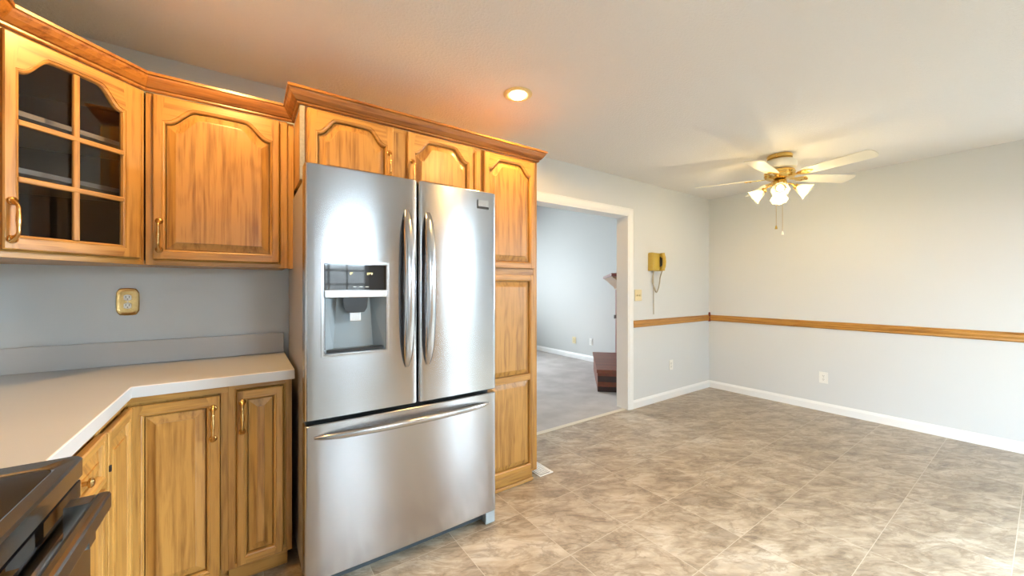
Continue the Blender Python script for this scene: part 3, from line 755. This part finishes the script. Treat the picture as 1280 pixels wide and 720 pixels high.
outlet('outlet', 'small white outlet low on the wall below the phone', (4.078, YW, .385), 0, .072, .116, PLASTIC_W, PLASTIC_W)
outlet('outlet', 'white outlet on the long right wall under the chair rail', (XW, 1.363, .350), -PI/2, .074, .116, PLASTIC_W, PLASTIC_W)
outlet('outlet', 'ivory outlet on the living room wall farther from the hearth', (XW-.004, 5.03, .33), -PI/2, .09, .12, PLASTIC_I, PLASTIC_I)
outlet('outlet', 'white outlet on the living room wall nearest the brick hearth', (XW-.004, 4.615, .345), -PI/2, .074, .12, PLASTIC_W, PLASTIC_W)

# ================================================================== WALL PHONE
ph = thing('wall_phone', 'mustard yellow corded wall phone hanging beside the doorway', 'phone', (3.735, YW, 1.475))
bm = BM(); loft(bm, [[(x*s, y, .1+(z-.1)*s) for x, z in ((-.095, 0), (.095, 0), (.098, .012), (.095, .19), (.085, .2), (-.085, .2), (-.095, .19), (-.098, .012))] for s, y in ((1, -.001), (1, -.045), (.94, -.062), (.86, -.066))], cap0=True, cap1=True)
obj('phone_body', bm, GOLDPHONE, ph)
obj('keypad', bx(-.078, -.010, -.0705, -.0662, .02, .17, bev=.002), GOLDPHONE, ph)
hs = BM(); tube(hs, [(.045, -.085, .004), (.045, -.088, .03), (.045, -.105, .055), (.045, -.112, .1), (.045, -.105, .145), (.045, -.088, .17), (.045, -.085, .196)], [.026, .027, .020, .017, .020, .027, .026], 12)
obj('handset', hs, GOLDPHONE, ph, True, .9)
tag(obj('cradle_shade_plate', bx(.022, .068, -.0685, -.0662, .045, .155), DARK, ph), 'dark plate painted as shade behind the handset')  # near-black plate, the hollow's shade put into its colour
path = []
A = [Vector(p) for p in ((.045, -.085, .004), (.062, -.05, -.06), (.070, -.03, -.15), (.040, -.02, -.235), (.0, -.02, -.20), (-.045, -.02, -.11), (-.03, -.03, -.001))]
def catmull(P, n=12):
    out = []
    for i in range(len(P)-1):
        a, b, c, d = P[max(i-1, 0)], P[i], P[i+1], P[min(i+2, len(P)-1)]
        for k in range(n):
            t_ = k/n
            out.append(.5*((2*b)+(c-a)*t_+(2*a-5*b+4*c-d)*t_*t_+(3*b-a-3*c+d)*t_**3))
    return out+[P[-1]]
base = catmull(A, 30); hel = []
for k in range((len(base)-1)*5+1):                  # coiled cord
    f = k/5; i = min(int(f), len(base)-2); p = base[i].lerp(base[i+1], f-i)
    a = k*1.25; hel.append(p+Vector((.005*math.cos(a), .005*math.sin(a)*.7, .0035*math.sin(a+1))))
obj('coiled_cord', tube(BM(), hel, .0034, 5), CORD, ph, True, 1.2)
obj('line_cord', tube(BM(), [(-.005, -.006, 0), (-.002, -.006, -.15), (.0, -.006, -.35), (.0, -.006, -.484)], .0042, 6), CORD, ph, True, 1.2)

# ================================================================== FLOOR REGISTER
rv = thing('floor_register', 'white metal floor vent at the foot of the pantry cabinet', 'vent', (1.695, 2.085, 0))
obj('frame', ring(-.06, .06, -.09, .09, .018, 0, .006), [WHITE, WHITE], rv).rotation_euler = (-PI/2, 0, 0)
rv.children[0].location = (0, 0, .007)
obj('duct', bx(-.045, .045, -.075, .075, .0008, .0015), DARK, rv)
for k in range(9):
    y = -.064+k*.016
    obj('louver', bx(-.0425, .0425, y-.0045, y+.0045, .0016, .0055, bev=.001, seg=1), WHITE, rv)

# ================================================================== HEARTH in the living room
A0 = Vector((3.56, 3.22)); U = Vector((.7071, .7071)); V = Vector((.7071, -.7071))
ft = math.radians(45)
def brick_mat(name, c1, c2, mort, sx=.2, sy=.065):
    m, nt, b = nodes(name); L = nt.links.new
    tc = nt.nodes.new('ShaderNodeTexCoord'); mp = nt.nodes.new('ShaderNodeMapping'); mp.inputs['Rotation'].default_value = (PI/2, 0, 0)
    L(tc.outputs['Object'], mp.inputs['Vector'])
    br = nt.nodes.new('ShaderNodeTexBrick'); br.inputs['Scale'].default_value = 1; br.inputs['Brick Width'].default_value = sx; br.inputs['Row Height'].default_value = sy
    br.inputs['Mortar Size'].default_value = .004; br.inputs['Color1'].default_value = (*c1, 1); br.inputs['Color2'].default_value = (*c2, 1); br.inputs['Mortar'].default_value = (*mort, 1)
    L(mp.outputs[0], br.inputs['Vector'])
    n = nt.nodes.new('ShaderNodeTexNoise'); n.inputs['Scale'].default_value = 25; L(tc.outputs['Object'], n.inputs['Vector'])
    mx = nt.nodes.new('ShaderNodeMix'); mx.data_type = 'RGBA'; mx.blend_type = 'MULTIPLY'; mx.inputs[0].default_value = .6
    L(br.outputs['Color'], mx.inputs[6]); L(n.outputs['Color'], mx.inputs[7]); L(mx.outputs[2], b.inputs['Base Color'])
    b.inputs['Roughness'].default_value = .45
    return m
BRICK = brick_mat('red_brick', (.17, .04, .018), (.26, .068, .03), (.05, .02, .015))
fp = thing('fireplace', 'corner fireplace with a dark red brick hearth and wooden mantel in the living room', 'fireplace', (A0.x, A0.y, 0), ft)
# own axes: x along the front towards the far end, +y behind (into the corner is -V, so flip)
LH = (Vector((4.47, 4.15))-A0).length
def fpp(s, d): return (s, -d)                       # d measured from the hearth's front into the corner
hp = [fpp(0, 0), fpp(LH, 0), fpp(LH+.02, .352), fpp(0, .352)]
obj('hearth', prism(BM(), [(0, 0), (LH, 0), (LH, -.352), (0, -.352)], .005, .235), BRICK, fp)
obj('hearth_cap', bx(-.008, LH+.008, -.352, .012, .2355, .278, bev=.004), brick_mat('hearth_cap_brick', (.19, .048, .02), (.27, .075, .032), (.06, .025, .018), .1, .2), fp)
obj('chimney_breast', prism(BM(), [(.02, -.358), (1.55, -.358), (1.55, -.40), (.80, -.80), (.06, -.40)], .005, 1.26), MANTEL, fp)
obj('mantel_shelf', bx(.0, 1.50, -.40, -.16, 1.43, 1.47, bev=.006), MANTEL, fp)
mp_ = [(-.355, 1.27), (-.335, 1.27), (-.325, 1.30), (-.27, 1.345), (-.215, 1.40), (-.19, 1.415), (-.18, 1.429), (-.355, 1.429)]
bm = BM(); loft(bm, [[(x, y, z) for y, z in mp_] for x in (.06, 1.46)], cap0=True, cap1=True); obj('mantel_moulding', bm, MANTEL_T, fp)
obj('side_bracket', bx(1.40, 1.46, -.357, -.32, .80, .86, bev=.006), GREYP, fp)

# ================================================================== RECESSED LIGHTS
def point(name, loc, power, col, r=.03, parent=None):
    l = bpy.data.lights.new(name, 'POINT'); l.energy = power; l.color = col; l.shadow_soft_size = r
    o = bpy.data.objects.new(name, l); C.objects.link(o); o.location = loc
    if parent: o.parent = parent
    return o
RING_LIT = mat('brass_ring_lit_tone', (.80, .66, .32), .35, bump=.01)  # brass ring; the bulb's glow on it is put into the pale colour
WARM = (1, .57, .17)
def recessed(x, y, label, power, first):
    t = thing('recessed_light', label, 'ceiling light', (x, y, ZC))
    bm = BM(); lathe(bm, [(.052, -.001), (.084, -.001), (.085, -.004), (.080, -.008), (.062, -.010), (.050, -.006), (.047, -.001)], 36, closed_ends=False)
    obj('trim_ring', bm, RING_LIT, t, True, .8)
    b = BM(); lathe(b, [(.046, -.001), (.046, -.010), (.036, -.020), (.018, -.026), (.003, -.027)], 28)
    obj('bulb', b, BULB_R, t, True, .8)
    l = bpy.data.lights.new('recessed_lamp', 'SPOT'); l.energy = power; l.color = WARM; l.shadow_soft_size = .045
    l.spot_size = math.radians(179); l.spot_blend = .2
    lo = bpy.data.objects.new('recessed_lamp', l); C.objects.link(lo); lo.location = (0, 0, -.035); lo.parent = t
    return t
recessed(1.325, 1.822, 'lit brass ringed recessed ceiling light in front of the pantry cabinet', 29, 1)
recessed(1.40, .75, 'lit recessed ceiling light nearest the camera, out over the open tile floor', 32, 0)
recessed(-.05, 1.74, 'lit recessed ceiling light over the worktop in front of the corner wall cabinets', 27, 0)

# ================================================================== CEILING FAN
FCX, FCY, RB = 3.80, 1.355, .665
fan = thing('ceiling_fan', 'white five blade ceiling fan with brass motor and four lit glass shades', 'ceiling fan', (FCX, FCY, 0))
obj('canopy', lathe(BM(), [(.004, 2.4385), (.090, 2.4385), (.095, 2.432), (.092, 2.410), (.075, 2.398), (.004, 2.396)], 32), BRASS, fan, True, .7)
obj('motor_cover', lathe(BM(), [(.06, 2.3955), (.10, 2.392), (.122, 2.375), (.125, 2.345), (.118, 2.322), (.10, 2.315), (.03, 2.3135)], 36), SLAB, fan, True, .5)
obj('motor_housing', lathe(BM(), [(.03, 2.313), (.085, 2.311), (.108, 2.302), (.116, 2.285), (.110, 2.272), (.116, 2.262), (.108, 2.245), (.09, 2.235), (.03, 2.228)], 36), BRASS, fan, True, .5)
ZB = 2.245
for k in range(5):
    a = math.radians(-103+72*k)
    M = Matrix.Rotation(a, 4, 'Z') @ Matrix.Translation((0, 0, ZB)) @ Matrix.Rotation(math.radians(-12), 4, 'X')
    bm = BM(); pts = []
    N = 10
    out = [(.20, -.050), (.30, -.060), (.45, -.067), (.60, -.070)]
    tip = [(RB-.035+.035*math.sin(q*PI/10), -.070*math.cos(q*PI/10)) for q in range(11)]
    pts = out+tip+[(x, -y) for x, y in out[::-1]]
    loft(bm, [[M @ Vector((x, y, z)) for x, y in pts] for z in (0, .006)], cap0=True, cap1=True)
    bl = obj('blade', bm, SLAB, fan)
    bm = BM()
    ip = [(.10, -.018), (.14, -.012), (.17, -.030), (.215, -.036), (.24, -.022), (.262, 0), (.24, .022), (.215, .036), (.17, .030), (.14, .012), (.10, .018)]
    loft(bm, [[M @ Vector((x, y, z)) for x, y in ip] for z in (-.008, -.0005)], cap0=True, cap1=True)
    ir = obj('blade_bracket', bm, BRASS, bl)
    for (x, y) in ((.215, -.018), (.215, .018), (.245, 0)):
        lathe_b = lathe(BM(), [(.006, -.012), (.006, -.0082)], 8, M @ Matrix.Translation((x, y, 0)))
        sc_ = obj('blade_screw', lathe_b, BRASS, bl)
obj('light_kit_hub', lathe(BM(), [(.02, 2.2275), (.048, 2.222), (.055, 2.20), (.055, 2.175), (.040, 2.160), (.022, 2.150), (.012, 2.140), (.004, 2.134)], 28), BRASS, fan, True, .5)
view = math.atan2(-FCY, -FCX)
for k in range(4):
    a = view+k*PI/2+.02
    M = Matrix.Rotation(a, 4, 'Z')
    path = [M @ Vector(p) for p in ((.045, 0, 2.185), (.075, 0, 2.183), (.095, 0, 2.172), (.105, 0, 2.155))]
    arm = obj('lamp_arm', tube(BM(), path, [.009, .008, .008, .009], 10), BRASS, fan, True, .9)
    tilt = math.radians(56)
    T = M @ Matrix.Translation((.105, 0, 2.157)) @ Matrix.Rotation(-tilt, 4, 'Y')       # local -z runs out and down
    obj('socket_cap', lathe(BM(), [(.010, .004), (.023, 0), (.025, -.012), (.022, -.022)], 20, T), BRASS, arm, True, .6)
    bm = BM(); loops = []
    n = 32
    for r, z in ((.021, -.016), (.030, -.022), (.038, -.040), (.044, -.065), (.053, -.090), (.067, -.112)):
        loops.append([T @ Vector((r*(1+.05*((z+.016)/-.1)*math.cos(8*2*PI*i/n))*math.cos(2*PI*i/n), r*(1+.05*((z+.016)/-.1)*math.cos(8*2*PI*i/n))*math.sin(2*PI*i/n), z)) for i in range(n)])
    inn = [[p-(T.to_3x3() @ Vector((0, 0, 0))) for p in l] for l in loops]
    loft(bm, loops)
    so = obj('glass_shade', bm, FROST, arm, True, 1.2)
    tag(so, 'frosted bell shaped glass shade')
    obj('bulb', lathe(BM(), [(.010, -.022), (.013, -.034), (.024, -.052), (.027, -.066), (.022, -.080), (.010, -.088), (.002, -.089)], 16, T), BULB, arm, True)
    p = T @ Vector((0, 0, -.100))
    point('fan_lamp', p, 3.2, (1, .76, .38), .025, fan)
for (x, y, L_) in ((-.012, .022, 1.80), (.004, -.020, 1.748)):
    c = obj('pull_chain', tube(BM(), [(x, y, 2.15), (x, y, L_+.03)], .0013, 6), BRASS, fan)
    obj('chain_bell', lathe(BM(), [(.002, L_+.032), (.006, L_+.024), (.009, L_+.006), (.011, L_), (.002, L_-.001)], 12, Matrix.Translation((x, y, 0))), PLASTIC_W if L_ < 1.77 else BRASS, c, True)

# ================================================================== out of frame, added to be reflected in the steel
t = thing('pantry_cabinet', 'added unseen tall oak cabinet on the window wall opposite the refrigerator', 'cabinet', (2.72, YF+.42, 0), PI)
carcass(t, 0, .92, .02, .41, .09, ZT)
frame_slab(t, 0, .92, .088, ZT, 0, .0195)
obj('toe_board', bx(.0, .92, .06, .075, .001, .0895), OAK_H, t)
door(t, .02, .45, .10, 2.10, -.02, .07, hx=.42, hz=1.1)
door(t, .47, .90, .10, 2.10, -.02, .07, hx=.50, hz=1.1)
